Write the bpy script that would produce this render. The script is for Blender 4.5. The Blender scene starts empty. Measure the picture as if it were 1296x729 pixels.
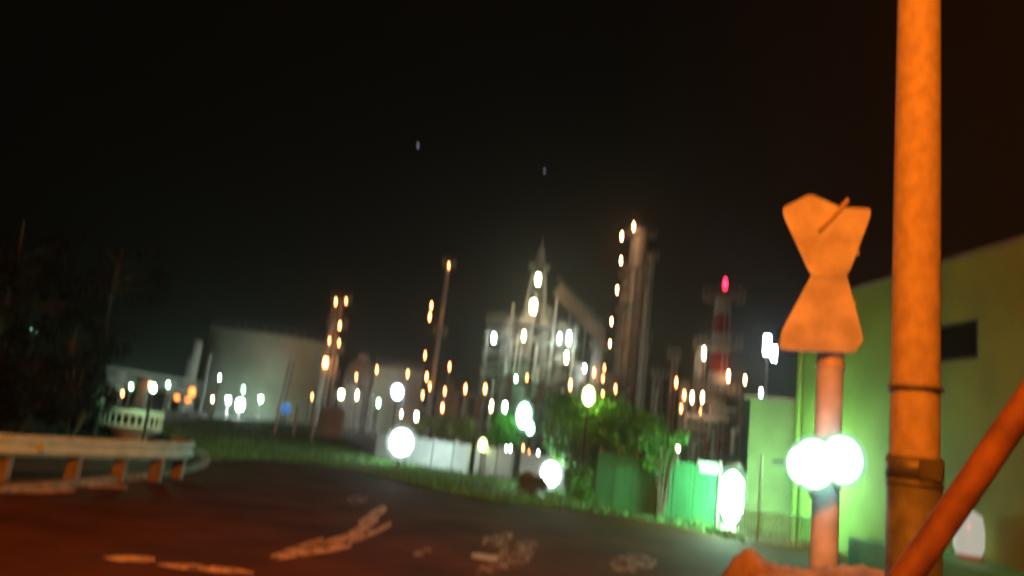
import bpy, bmesh, math, random
from mathutils import Vector, Matrix
random.seed(7)
S = bpy.context.scene
COL = S.collection
R = math.radians

# ---------------------------------------------------------------- camera
FPX, CX, CY = 936.0, 648.0, 364.5
CAM_H, PITCH, ROLL = 1.5, 11.2, 6.8
cd = bpy.data.cameras.new('camera'); cam = bpy.data.objects.new('camera', cd); COL.objects.link(cam)
cd.sensor_width = 36; cd.lens = 36 * FPX / 1296
cd.clip_start = 0.05; cd.clip_end = 5000
CM = Matrix.Rotation(R(90 + PITCH), 3, 'X') @ Matrix.Rotation(R(ROLL), 3, 'Z')
cam.matrix_world = Matrix.Translation((0, 0, CAM_H)) @ CM.to_4x4()
cd.dof.use_dof = True            # hand-held close focus: the whole street is soft
cd.dof.focus_distance = 1.6
cd.dof.aperture_fstop = cd.lens / 1000 / 0.0195
cd.dof.aperture_ratio = 2.8
S.camera = cam
# ---------------------------------------------------------------- world: night sky
W = bpy.data.worlds.new('World'); S.world = W; W.use_nodes = True
nt = W.node_tree; nt.nodes.clear()
sky = nt.nodes.new('ShaderNodeTexSky'); sky.sky_type = 'NISHITA'; sky.sun_disc = False
sky.sun_elevation = R(-6); sky.sun_rotation = R(180)
bg1 = nt.nodes.new('ShaderNodeBackground'); bg1.inputs[1].default_value = 0.004
bg2 = nt.nodes.new('ShaderNodeBackground'); bg2.inputs[1].default_value = 1
# night sky colour: brown to the right, blackish green to the left
wtc = nt.nodes.new('ShaderNodeTexCoord'); wsp = nt.nodes.new('ShaderNodeSeparateXYZ'); wrp = nt.nodes.new('ShaderNodeValToRGB')
wrp.color_ramp.interpolation = 'EASE'
wrp.color_ramp.elements[0].position = .05; wrp.color_ramp.elements[0].color = (.0010, .0013, .0009, 1)
wrp.color_ramp.elements[1].position = .62; wrp.color_ramp.elements[1].color = (.0100, .0031, .0006, 1)
nt.links.new(wtc.outputs['Generated'], wsp.inputs[0]); nt.links.new(wsp.outputs['X'], wrp.inputs[0]); nt.links.new(wrp.outputs[0], bg2.inputs[0])
add = nt.nodes.new('ShaderNodeAddShader'); wo = nt.nodes.new('ShaderNodeOutputWorld')
nt.links.new(sky.outputs[0], bg1.inputs[0]); nt.links.new(bg1.outputs[0], add.inputs[0])
nt.links.new(bg2.outputs[0], add.inputs[1]); nt.links.new(add.outputs[0], wo.inputs[0])
S.view_settings.view_transform = 'Standard'; S.view_settings.look = 'None'
S.view_settings.exposure = 0; S.view_settings.gamma = 1
S.render.engine = 'CYCLES'
S.cycles.use_light_tree = True
S.cycles.volume_bounces = 0
S.cycles.max_bounces = 5; S.cycles.diffuse_bounces = 2; S.cycles.glossy_bounces = 2
S.cycles.sample_clamp_indirect = 4
S.cycles.use_denoising = True

# ---------------------------------------------------------------- helpers
def ray(px, py): return CM @ Vector(((px - CX) / FPX, -(py - CY) / FPX, -1))
def at(px, py, D):
    r = ray(px, py); return Vector((0, 0, CAM_H)) + r * (D / r.y)
def gnd(px, py, z=0.0):
    r = ray(px, py); return Vector((0, 0, CAM_H)) + r * ((z - CAM_H) / r.z)
def on_plane(px, py, p, n):
    r = ray(px, py); o = Vector((0, 0, CAM_H)); return o + r * ((p - o).dot(n) / r.dot(n))

def tag(o, label=None, cat=None, group=None, kind=None):
    if label: o['label'] = label
    if cat: o['category'] = cat
    if group: o['group'] = group
    if kind: o['kind'] = kind
    return o
def thing(name, loc, label, cat, group=None):
    o = bpy.data.objects.new(name, None); COL.objects.link(o)
    o.location = loc; o.empty_display_size = .2
    return tag(o, label, cat, group)
WL = {}
def wloc(o): return WL.get(o.name, Vector(o.location))
class MB:
    def __init__(s): s.v = []; s.f = []; s.sm = []
    def addm(s, vs, fs, smooth=False):
        n = len(s.v); s.v += [tuple(v) for v in vs]; s.f += [tuple(i + n for i in f) for f in fs]; s.sm += [smooth] * len(fs); return s
    def box(s, c, d, rot=None):
        x, y, z = [k / 2 for k in d]; c = Vector(c)
        vs = [Vector((a * x, b * y, e * z)) for a in (-1, 1) for b in (-1, 1) for e in (-1, 1)]
        if rot is not None: vs = [rot @ v for v in vs]
        return s.addm([v + c for v in vs], [(0, 1, 3, 2), (4, 6, 7, 5), (0, 4, 5, 1), (2, 3, 7, 6), (0, 2, 6, 4), (1, 5, 7, 3)])
    def bar(s, p, q, w, h=None, n=0):
        p, q = Vector(p), Vector(q); d = q - p
        rot = d.to_track_quat('Z', 'Y').to_matrix()
        return s.box((p + q) / 2, (w, h or w, d.length), rot)
    def cyl(s, p, q, r0, r1=None, n=12, cap=True):
        p, q = Vector(p), Vector(q); r1 = r0 if r1 is None else r1
        rot = (q - p).to_track_quat('Z', 'Y').to_matrix(); vs = []
        for k in range(n):
            a = 2 * math.pi * k / n; u = rot @ Vector((math.cos(a), math.sin(a), 0)); vs += [p + u * r0, q + u * r1]
        s.addm(vs, [(2 * k, 2 * ((k + 1) % n), 2 * ((k + 1) % n) + 1, 2 * k + 1) for k in range(n)], True)
        if cap: s.addm(vs, [tuple(2 * k for k in reversed(range(n))), tuple(2 * k + 1 for k in range(n))])
        return s
    def tube(s, pts, r, n=8):
        pts = [Vector(p) for p in pts]; m = len(pts); vs = []
        for i, p in enumerate(pts):
            d = (pts[min(i + 1, m - 1)] - pts[max(i - 1, 0)]).normalized()
            rot = d.to_track_quat('Z', 'Y').to_matrix(); rr = r[i] if isinstance(r, (list, tuple)) else r
            vs += [p + rot @ Vector((math.cos(2 * math.pi * k / n) * rr, math.sin(2 * math.pi * k / n) * rr, 0)) for k in range(n)]
        fs = [(i * n + k, i * n + (k + 1) % n, (i + 1) * n + (k + 1) % n, (i + 1) * n + k) for i in range(m - 1) for k in range(n)]
        s.addm(vs, fs, True); return s.addm(vs, [tuple(reversed(range(n))), tuple(range((m - 1) * n, m * n))])
    def lathe(s, c, prof, n=16, smooth=True):
        c = Vector(c); vs = []
        for r, z in prof:
            vs += [c + Vector((math.cos(2 * math.pi * k / n) * max(r, .001), math.sin(2 * math.pi * k / n) * max(r, .001), z)) for k in range(n)]
        m = len(prof)
        return s.addm(vs, [(i * n + k, i * n + (k + 1) % n, (i + 1) * n + (k + 1) % n, (i + 1) * n + k) for i in range(m - 1) for k in range(n)], smooth)
    def ball(s, c, r, n=12, m=8, sz=1.0):
        return s.lathe(c, [(r * math.sin(math.pi * i / m), -r * sz * math.cos(math.pi * i / m)) for i in range(m + 1)], n)
    def prism(s, poly, off):
        poly = [Vector(p) for p in poly]; off = Vector(off); n = len(poly)
        return s.addm(poly + [p + off for p in poly], [tuple(range(n)), tuple(reversed(range(n, 2 * n)))] + [(k, n + k, n + (k + 1) % n, (k + 1) % n) for k in range(n)])
    def build(s, name, mat, parent=None, bevel=0, loc=None):
        base = wloc(parent) if parent is not None else Vector((0, 0, 0))
        loc = Vector(loc) if loc is not None else Vector((0, 0, 0))
        org = base + loc
        me = bpy.data.meshes.new(name); me.from_pydata([Vector(v) - org for v in s.v], [], s.f)
        for p, f in zip(me.polygons, s.sm): p.use_smooth = f
        me.materials.append(mat)
        bm = bmesh.new(); bm.from_mesh(me); bmesh.ops.recalc_face_normals(bm, faces=bm.faces)
        bm.to_mesh(me); bm.free()
        o = bpy.data.objects.new(name, me); COL.objects.link(o); o.location = loc
        if parent is not None: o.parent = parent
        WL[o.name] = org
        if bevel:
            b = o.modifiers.new('bevel', 'BEVEL'); b.width = bevel; b.segments = 2; b.limit_method = 'ANGLE'
        return o
def spline(pts, n=8):
    out = []
    P = [pts[0]] + list(pts) + [pts[-1]]
    for i in range(1, len(P) - 2):
        a, b, c, d = P[i - 1:i + 3]
        for k in range(n):
            t = k / n; out.append(.5 * ((2 * b) + (c - a) * t + (2 * a - 5 * b + 4 * c - d) * t * t + (3 * b - a - 3 * c + d) * t ** 3))
    return out + [pts[-1]]
def copy_tree(o, parent=None):
    c = o.copy(); COL.objects.link(c)
    if parent is not None: c.parent = parent
    for ch in list(o.children): copy_tree(ch, c)
    return c

# ---------------------------------------------------------------- materials
def mat(name, col, rough=.7, metal=0, var=.35, scale=3.0, bump=.15, col2=None, detail=6, stretch=None):
    m = bpy.data.materials.new(name); m.use_nodes = True; t = m.node_tree; b = t.nodes['Principled BSDF']
    b.inputs['Roughness'].default_value = rough; b.inputs['Metallic'].default_value = metal
    tc = t.nodes.new('ShaderNodeTexCoord'); mp = t.nodes.new('ShaderNodeMapping')
    if stretch: mp.inputs['Scale'].default_value = stretch
    nz = t.nodes.new('ShaderNodeTexNoise'); nz.inputs['Scale'].default_value = scale; nz.inputs['Detail'].default_value = detail
    rp = t.nodes.new('ShaderNodeValToRGB')
    c2 = col2 or tuple(c * (1 - var) for c in col)
    rp.color_ramp.elements[0].position = .36; rp.color_ramp.elements[1].position = .64
    rp.color_ramp.elements[0].color = (*c2, 1); rp.color_ramp.elements[1].color = (*col, 1)
    t.links.new(tc.outputs['Object'], mp.inputs[0]); t.links.new(mp.outputs[0], nz.inputs[0])
    t.links.new(nz.outputs[0], rp.inputs[0]); t.links.new(rp.outputs[0], b.inputs['Base Color'])
    if bump:
        n2 = t.nodes.new('ShaderNodeTexNoise'); n2.inputs['Scale'].default_value = scale * 8; n2.inputs['Detail'].default_value = 4
        bp = t.nodes.new('ShaderNodeBump'); bp.inputs['Strength'].default_value = bump; bp.inputs['Distance'].default_value = .02
        t.links.new(mp.outputs[0], n2.inputs[0]); t.links.new(n2.outputs[0], bp.inputs['Height']); t.links.new(bp.outputs[0], b.inputs['Normal'])
    return m
def emit(name, col, s):
    m = bpy.data.materials.new(name); m.use_nodes = True; b = m.node_tree.nodes['Principled BSDF']
    b.inputs['Base Color'].default_value = (*col, 1); b.inputs['Emission Color'].default_value = (*col, 1)
    b.inputs['Emission Strength'].default_value = s; b.inputs['Roughness'].default_value = .3
    return m
M = {}
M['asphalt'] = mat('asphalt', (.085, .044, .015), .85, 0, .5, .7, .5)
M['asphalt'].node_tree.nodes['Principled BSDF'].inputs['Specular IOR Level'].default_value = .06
M['soil'] = mat('soil', (.05, .05, .03), .95, 0, .4, .5, .4)
M['paint'] = mat('worn_road_paint', (.75, .72, .66), .6, 0, 0, 9, .3, col2=(.10, .09, .08))
M['patch'] = mat('asphalt_patch', (.24, .22, .19), .8, 0, 0, 7, .4, col2=(.08, .07, .06))
M['manhole'] = mat('manhole_iron', (.62, .72, .6), .45, .0, .5, 6, .3)
M['grassm'] = mat('grass_blade', (.10, .30, .06), .6, 0, .4, .4, 0)
M['galv'] = mat('galvanised_steel', (.42, .70, .82), .6, 0, .3, 4, .1, stretch=(1, 1, 6))
M['postwood'] = mat('rail_post', (.22, .23, .22), .8, 0, .4, 6, .3)
M['bars'] = mat('pale_green_bar', (.30, .62, .36), .6, 0, .2, 6, .1)
M['concrete'] = mat('concrete', (.42, .40, .37), .85, 0, .25, 3, .25)
M['kerb'] = mat('kerb_concrete', (.30, .28, .25), .8, 0, .45, 5, .3)
M['pole'] = mat('pole_concrete', (.34, .34, .30), .85, 0, .24, 12, .5, stretch=(1, 1, .7), detail=10)
M['polelow'] = mat('pole_guard', (.10, .13, .09), .6, 0, .5, 6, .3)
M['strap'] = mat('steel_strap', (.10, .12, .10), .5, .3, .3, 8, .1)
M['signback'] = mat('sign_aluminium', (.50, .58, .74), .7, .0, .35, 4, .2)
M['signrim'] = mat('sign_rim', (.5, .46, .4), .5, .2, .3, 5, .1)
M['wallmain'] = mat('building_render', (.13, .225, .04), .85, 0, .25, 1.2, .3)
M['roofm'] = mat('roof_edge', (.14, .15, .12), .6, .2, .3, 4, .1)
M['glass'] = mat('dark_window_glass', (.012, .016, .014), .12, 0, .2, 2, 0)
M['frame'] = mat('window_frame', (.02, .026, .02), .6, .0, .2, 4, 0)
M['dirt'] = mat('orange_dirt', (.30, .25, .20), .95, 0, .5, 4, .6)
M['rust'] = mat('rusty_pipe', (.17, .085, .04), .75, .1, .45, 5, .3)
M['sack'] = mat('white_woven_sack', (.78, .77, .72), .8, 0, .15, 8, .3)
M['tank'] = mat('tank_paint', (.64, .70, .54), .7, 0, .2, .35, .05)
M['steel'] = mat('plant_steel', (.50, .50, .46), .6, 0, .35, .6, .05)
M['dark'] = mat('dark_steel', (.07, .075, .07), .6, .2, .3, 1, .05)
M['pale'] = mat('pale_cladding', (.70, .71, .67), .6, 0, .25, .5, .05)
M['brown'] = mat('brown_cladding', (.30, .19, .13), .7, 0, .35, .6, .05)
M['red'] = mat('red_band', (.58, .03, .02), .6, 0, .25, .6, .05)
M['white'] = mat('white_band', (.72, .70, .66), .6, 0, .2, .6, .05)
M['wallw'] = mat('white_wall_panel', (.46, .57, .53), .8, 0, .2, 1.5, .2)
M['shedm'] = mat('shed_wall', (.13, .21, .08), .85, 0, .3, 1.5, .3)
M['greensheet'] = mat('green_sheet', (.075, .42, .17), .55, 0, .25, 2.5, .1, stretch=(1, 1, .3))
M['leaf'] = mat('leaf_dark', (.085, .29, .03), .55, 0, .5, .9, 0)
M['leafy'] = mat('leaf_yellow', (.16, .19, .035), .55, 0, .45, .9, 0)
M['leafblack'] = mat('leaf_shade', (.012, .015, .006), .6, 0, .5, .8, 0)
M['bark'] = mat('bark', (.10, .085, .055), .9, 0, .5, 5, .5, stretch=(2, 2, .5))
def glow_shell(name, col, s, clear):
    """thin shade: part clear, part own glow, painting a soft halo round the bulb"""
    m = bpy.data.materials.new(name); m.use_nodes = True; t = m.node_tree; t.nodes.clear()
    e = t.nodes.new('ShaderNodeEmission'); e.inputs[0].default_value = (*col, 1); e.inputs[1].default_value = s
    c = t.nodes.new('ShaderNodeBsdfTransparent'); x = t.nodes.new('ShaderNodeMixShader'); x.inputs[0].default_value = 1 - clear
    o = t.nodes.new('ShaderNodeOutputMaterial'); t.links.new(c.outputs[0], x.inputs[1]); t.links.new(e.outputs[0], x.inputs[2]); t.links.new(x.outputs[0], o.inputs[0]); return m
SH = {}
def glow_shell_for(E):
    if E.name not in SH:
        c = E.node_tree.nodes['Principled BSDF'].inputs['Emission Color'].default_value
        SH[E.name] = glow_shell('frosted_' + E.name, (c[0] * .9, c[1], c[2] * .9), 1.0, .66)
    return SH[E.name]
E_SOD = emit('lamp_amber', (1, .33, .10), 42)
E_WARM = emit('lamp_warm_white', (1, .74, .45), 50)
E_WHITE = emit('lamp_cold_white', (.80, 1, .90), 85)
E_BLUE = emit('lamp_blue_white', (.72, .87, 1), 60)
E_GREEN = emit('lamp_green_white', (.38, 1, .55), 80)
E_YEL = emit('lamp_yellow', (1, .95, .55), 85)
E_RED = emit('lamp_red', (1, .02, .06), 9)
E_BLU = emit('lamp_blue', (.08, .25, .7), .7)
E_OR = emit('lamp_orange', (1, .26, .04), 4)
E_FLOOD = emit('flood_blue_white', (.72, .95, .92), 260)
E_COL = emit('lamp_amber_strong', (1, .45, .20), 110)
E_STAR = emit('star_light', (.7, .8, 1), 1.0)

# ---------------------------------------------------------------- ground, road, kerb
g = MB(); N = 2500
g.addm([(-N, -N, 0), (N, -N, 0), (N, N, 0), (-N, N, 0)], [(0, 1, 2, 3)])
ground = tag(g.build('ground', M['soil']), kind='structure', label='dark earth of the waste ground around the plant')
edge = [gnd(-60, 628), gnd(60, 622), gnd(155, 611), gnd(225, 602), gnd(262, 592), gnd(272, 584), gnd(330, 582), gnd(400, 588), gnd(480, 604), gnd(560, 624), gnd(640, 638), gnd(760, 650), gnd(850, 664), gnd(940, 688)]
far = [gnd(1060, 690), gnd(1300, 735)]
road_poly = [Vector((-30, edge[0].y + .5, 0))] + edge + [far[0], Vector((9, 9, 0)), Vector((22, 6, 0)), Vector((30, -30, 0)), Vector((-30, -30, 0))]
rb = MB(); bmv = [Vector((p.x, p.y, .004)) for p in road_poly]
rb.addm(bmv, [tuple(range(len(bmv)))])
road = tag(rb.build('road', M['asphalt']), kind='structure', label='dark asphalt forecourt glowing orange under a sodium lamp')
def worn(name, col, thr, sc):
    """paint or crumbled topping worn through in flakes"""
    m = mat(name, col, .75, 0, .3, 9, .3); t = m.node_tree; b = t.nodes['Principled BSDF']; out = t.nodes['Material Output']
    tc = t.nodes.new('ShaderNodeTexCoord'); nz = t.nodes.new('ShaderNodeTexNoise'); nz.inputs['Scale'].default_value = sc; nz.inputs['Detail'].default_value = 8; nz.inputs['Roughness'].default_value = .7
    rp = t.nodes.new('ShaderNodeValToRGB'); rp.color_ramp.elements[0].position = thr; rp.color_ramp.elements[1].position = thr + .2
    t.links.new(tc.outputs['Object'], nz.inputs[0]); t.links.new(nz.outputs[0], rp.inputs[0]); t.links.new(rp.outputs[0], b.inputs['Alpha'])
    return m
M['paint'] = worn('worn_road_paint', (.72, .68, .6), .34, 5); M['patch'] = worn('loose_gravel_patch', (.36, .33, .28), .40, 6)
def ground_patch(name, pix, m, z=.008):
    b = MB(); pts = [gnd(*p) for p in pix]; pts = [Vector((p.x, p.y, z)) for p in spline(pts + pts[:1], 4)[:-1]]; n = len(pts)
    b.addm(pts, [tuple(range(n))]); return b.build(name, m, road)
ground_patch('road_marking', [(128, 706), (160, 704), (194, 707), (190, 712), (150, 711)], M['paint'])
ground_patch('road_marking', [(196, 715), (240, 715), (300, 721), (322, 727), (270, 725), (222, 720)], M['paint'])
for st in ([(340, 705), (375, 694), (418, 688), (446, 690), (430, 697), (390, 703), (352, 709)], [(385, 690), (425, 681), (452, 668), (474, 655), (480, 658), (462, 673), (432, 688), (400, 695)], [(452, 662), (470, 648), (484, 641), (490, 645), (478, 655), (460, 666)], [(440, 682), (468, 673), (492, 662), (494, 666), (470, 679), (446, 687)], [(356, 698), (392, 686), (410, 681), (404, 687), (372, 697)]):
    ground_patch('road_marking', st, M['paint'])
ground_patch('road_marking', [(0, 617), (50, 615), (98, 621), (60, 625), (0, 623)], M['paint'])
ground_patch('road_marking', [(96, 611), (150, 614), (160, 618), (110, 617)], M['paint'])
ground_patch('asphalt_patch', [(520, 702), (548, 690), (556, 684), (540, 704)], M['patch'])
ground_patch('asphalt_patch', [(610, 682), (650, 672), (640, 690), (612, 692)], M['patch'])
ground_patch('asphalt_patch', [(640, 690), (680, 686), (670, 710), (636, 722), (600, 727)], M['patch'])
ground_patch('asphalt_patch', [(770, 712), (800, 700), (832, 712), (810, 724), (778, 722)], M['patch'])
ground_patch('asphalt_patch', [(438, 630), (462, 626), (464, 634), (446, 638)], M['patch'])
mh = gnd(613, 706)
mb = MB().cyl((mh.x, mh.y, .006), (mh.x, mh.y, .016), .17, n=20)
mb.build('manhole_cover', M['manhole'], road)

# kerb stones along the left bend
kroot = tag(thing('kerb', edge[0], 'pale kerb curving round the bend below the guardrail', 'kerb'))
kp = [gnd(-60, 627), gnd(0, 624.5), gnd(60, 621), gnd(110, 615.5), gnd(155, 610), gnd(195, 605), gnd(225, 601), gnd(247, 596), gnd(262, 590), gnd(267, 584), gnd(262, 578), gnd(250, 573)]
pl = []
for a, b in zip(kp, kp[1:]):
    n = max(1, int((b - a).length / .62)); pl += [a.lerp(b, k / n) for k in range(n)]
pl.append(kp[-1])
for a, b in zip(pl, pl[1:]):
    d = b - a
    if d.length < .05: continue
    d.normalize(); nrm = Vector((-d.y, d.x, 0))
    a2, b2 = a + d * .008, b - d * .008; h = .10 + random.uniform(-.006, .006)
    c = (a2 + b2) / 2 + nrm * .09 + Vector((0, 0, h / 2))
    rot = Matrix(((d.x, -d.y, 0), (d.y, d.x, 0), (0, 0, 1)))
    MB().box(c, ((b2 - a2).length, .16, h), rot).build('kerb_stone', M['kerb'], kroot)

# ---------------------------------------------------------------- sodium street lamp beside the camera (lights the foreground)
SL = Vector((-.55, -2.1, 0))
sl = thing('street_lamp', SL, 'grey sodium street lamp standing just behind the viewpoint', 'street lamp')
MB().cyl(SL, SL + Vector((0, 0, 6.3)), .09, .06, 14).build('pole', M['galv'], sl)
MB().tube([SL + Vector((0, 0, 6.2)), SL + Vector((0, .2, 6.45)), SL + Vector((0, .9, 6.55))], .035).build('arm', M['galv'], sl)
hd = MB().box(SL + Vector((0, 1.15, 6.58)), (.3, .6, .12)).build('lamp_head', M['galv'], sl, .03)
MB().box(SL + Vector((0, 1.15, 6.50)), (.24, .46, .03)).build('lamp_glass', emit('sodium_glass', (1, .3, .04), 20), hd)
ld = bpy.data.lights.new('sodium_bulb', 'POINT'); ld.energy = 7000; ld.color = (1, .175, .008); ld.shadow_soft_size = .16
lo = bpy.data.objects.new('sodium_bulb', ld); COL.objects.link(lo); lo.parent = sl; lo.location = Vector((0, 1.15, 6.3))

# ---------------------------------------------------------------- lamps
JIT = random.Random(99)
def halo(p, r, hh, E, parent):
    """outer glowing shell, painting a tinted halo round the inner glass"""
    if E in (E_SOD, E_COL): k = 'amber_halo_shell'; m = SH.get(k) or SH.setdefault(k, glow_shell(k, (1, .20, .05), .42, .6))
    else: m = glow_shell_for(E)
    MB().lathe(p, [(0, -hh * .62), (r * 1.1, -hh * .56), (r * 1.75, -hh * .3), (r * 1.75, hh * .3), (r * 1.2, hh * .44)], 12).build('halo_shell', m, parent)
def lamp_part(parent, px, py, D, E=None, w=3.2, h=8.0, hang=None):
    """a hooded well-glass lamp on a bracket; w, h are half-width / height at its distance"""
    E = E or E_SOD; k = D / FPX; p = at(px, py, D); j = JIT.uniform(.72, 1.15); r = w * k * .34 * j; hh = h * k * .85 * j
    b = MB().lathe(p + Vector((0, 0, hh / 2)), [(r * 1.7, -hh * .06), (r * 1.1, hh * .1), (r * .4, hh * .2), (0, hh * .2)], 10)
    if hang is not None: b.bar(p + Vector((0, 0, hh * .66)), hang, .12)
    b.lathe(p - Vector((0, 0, hh / 2)), [(0, -hh * .08), (r * .6, -hh * .08), (r * .7, 0)], 8)
    L = b.build('lamp', M['dark'], parent)
    MB().lathe(p, [(0, -hh / 2), (r * .8, -hh * .46), (r, -hh * .3), (r, hh * .35), (r * .7, hh * .46)], 10).build('lamp_glass', E, L)
    halo(p, r, hh, E, L)
    return p
def lamp_post(px, py, D, label, E=None, w=3.2, h=8.0, base=0.0, pole=.09, off=0):
    E = E or E_SOD; k = D / FPX; p = at(px, py, D); j = JIT.uniform(.72, 1.15); r = w * k * .34 * j; hh = h * k * .85 * j
    t = thing('lamp_post', (p.x, p.y, base), label, 'lamp post', 'lamps among the plant')
    MB().cyl((p.x, p.y, base), (p.x, p.y, p.z - hh * .5), pole, pole * .7, 8).build('pole', M['steel'], t)
    MB().lathe(p + Vector((0, 0, hh / 2)), [(r * 1.7, -hh * .06), (r * 1.1, hh * .1), (r * .4, hh * .2), (0, hh * .2)], 10).build('hood', M['dark'], t)
    MB().lathe(p, [(0, -hh / 2), (r * .8, -hh * .46), (r, -hh * .3), (r, hh * .35), (r * .7, hh * .46)], 12).build('lamp_glass', E, t)
    halo(p, r, hh, E, t)
    return t
def globe_lamp(px, py, D, label, E, rpx, base=0.0, sz=1.0):
    k = D / FPX; p = at(px, py, D); r = rpx * k
    t = thing('globe_lamp', (p.x, p.y, base), label, 'lamp post', None)
    MB().cyl((p.x, p.y, base), (p.x, p.y, p.z - r * sz * 1.2), max(.035, r * .12), None, 10).cyl((p.x, p.y, base), (p.x, p.y, base + .12), .12, .09, 10).build('pole', M['dark'], t)
    MB().cyl((p.x, p.y, p.z - r * sz * 1.26), (p.x, p.y, p.z - r * sz * 1.1), r * .5, r * .6, 14).build('collar', M['dark'], t)
    gl = MB().ball(p, r * 1.1, 22, 14, sz).build('globe', glow_shell_for(E) if E not in (E_OR, E_BLU) else E, t)
    if E not in (E_OR, E_BLU): MB().ball(p, r * .8, 18, 12, sz).build('bulb', E, gl)
    return t

# ---------------------------------------------------------------- guardrail on the left
def wbeam(line, z0, h, parent, name, m):
    prof = [(0.0, 0), (.02, .06), (.075, .17), (.075, .30), (.02, .42), (.0, .5), (.02, .58), (.075, .70), (.075, .83), (.02, .94), (0, 1)]
    vs = []; L = len(line)
    for i, p in enumerate(line):
        d = (line[min(i + 1, L - 1)] - line[max(i - 1, 0)]).normalized(); n = Vector((d.y, -d.x, 0))
        for u, v in prof: vs.append(p + n * u + Vector((0, 0, z0 + v * h)))
        for u, v in reversed(prof): vs.append(p + n * (u - .008) + Vector((0, 0, z0 + v * h)))
    k = len(prof) * 2
    return MB().addm(vs, [(i * k + j, i * k + (j + 1) % k, (i + 1) * k + (j + 1) % k, (i + 1) * k + j) for i in range(L - 1) for j in range(k)], True).build(name, m, parent)
GR = [at(-140, 551, 10.0), at(0, 550, 10.8), at(80, 552, 11.6), at(150, 555, 12.4), at(205, 558, 13.2), at(236, 560, 14.0), at(243, 560, 14.6), at(236, 559, 15.1), at(215, 557, 15.5)]
rail_top = sum(p.z for p in GR[1:4]) / 3
GL = spline([Vector((p.x, p.y, 0)) for p in GR], 8)
gr = thing('guardrail', GL[8], 'long pale corrugated steel guardrail on brown posts at the road bend', 'guardrail')
BH = .31
wbeam(GL, rail_top - BH, BH, gr, 'rail_beam', M['galv'])
for px, py, D in [(-75, 550, 10.5), (7, 550, 10.95), (97, 552, 11.9), (156, 555, 12.6), (202, 558, 13.25), (229, 560, 14.1)]:
    p = at(px, py, D); q = Vector((p.x, p.y + .12, 0))
    o = MB().box(q + Vector((0, 0, (rail_top - .02) / 2)), (.2, .16, rail_top - .02)).build('post', M['postwood'], gr, .02)
    MB().cyl(q + Vector((0, -.19, rail_top - BH / 2)), q + Vector((0, -.05, rail_top - BH / 2)), .025, None, 8).build('bolt', M['galv'], o)
for px, py, D in [(60, 551, 11.3), (180, 556, 13.0)]:
    p = at(px, py, D)
    MB().box((p.x, p.y - .09, rail_top - BH / 2), (.10, .02, BH * .5)).build('splice_plate', M['galv'], gr)

# ---------------------------------------------------------------- pale railing on a pedestal beyond the guardrail
c = at(163, 545, 21.0); PK = 21 / FPX
rp = thing('lookout_railing', (c.x, c.y, 0), 'curved pale railing on tapered concrete pedestal glowing green beyond the guardrail', 'railing')
ztop = at(170, 522, 21).z
MB().lathe((c.x + .1, c.y, 0), [(.42, 0), (.40, .3), (.5, ztop - .55), (.72, ztop - .42), (.78, ztop - .36), (0, ztop - .36)], 20).build('pedestal', M['concrete'], rp)
arc = []
for k in range(15):
    a = math.pi * (1.02 + .96 * k / 14)
    arc.append(Vector((c.x + .86 * math.cos(a), c.y + .5 * math.sin(a), ztop)))
MB().tube(arc, .075, 8).build('handrail', M['white'], rp)
for p in arc: MB().cyl(Vector((p.x, p.y, ztop - .4)), p, .025, None, 6).build('baluster', M['white'], rp)
MB().tube([p - Vector((0, 0, .38)) for p in arc], .05, 8).build('bottom_rail', M['white'], rp)
lp = globe_lamp(129, 509, 20.4, 'small dim green lamp at the left end of the pale railing', emit('lamp_dim_green', (.30, .5, .30), .5), 4.5)
# thin pole lamp over the railing
globe_lamp(194, 491, 19.8, 'green white globe lamp on thin pole above the pedestal railing', emit('lamp_rail_green', (.32, 1, .5), 650), 4)

# ---------------------------------------------------------------- pipe rack and lamps at far left
prk = at(135, 466, 70); pre = at(262, 486, 86)
rk = thing('pipe_rack', (prk.x, prk.y, 0), 'long overhead pipe rack running to the tank on the left', 'pipe rack')
for k, (dz, r) in enumerate([(0, .17), (-.75, .22), (-1.3, .15)]):
    MB().cyl(prk + Vector((0, 0, dz)), pre + Vector((0, 0, dz)), r, None, 10).build('pipe', M['pale' if k == 0 else 'steel'], rk)
for t in (.12, .36, .6, .85):
    p = prk.lerp(pre, t)
    MB().box((p.x, p.y + .5, p.z / 2 - .5), (.3, .3, p.z - 1)).box((p.x, p.y + .3, p.z - .4), (.25, 1.6, .25)).box((p.x, p.y + .3, p.z - 1.6), (.25, 1.6, .25)).build('trestle', M['steel'], rk)
def lit_post(px, y0, y1, D, wpx, label, m):
    p = at(px, y0, D); q = at(px, y1, D); r = wpx * D / FPX / 2
    t = thing('vessel', (p.x, p.y, 0), label, 'process vessel')
    MB().cyl((p.x, p.y, 0), (p.x, p.y, p.z - r * .6), r, None, 18).build('shell', m, t)
    MB().lathe((p.x, p.y, p.z - r * .6), [(r, 0), (r * .86, r * .35), (r * .5, r * .55), (0, r * .62)], 18).build('dome', m, t)
    MB().cyl((p.x, p.y, p.z - r * 1.4), (p.x, p.y, p.z - r * 1.1), r * 1.12, None, 18).build('ring', M['steel'], t)
    return t
v = lit_post(181, 478, 505, 66, 13, 'stubby orange lit cylinder under the left end of the pipe rack', M['brown'])
lamp_part(v, 190, 488, 65, E_SOD, 6, 7)
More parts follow.
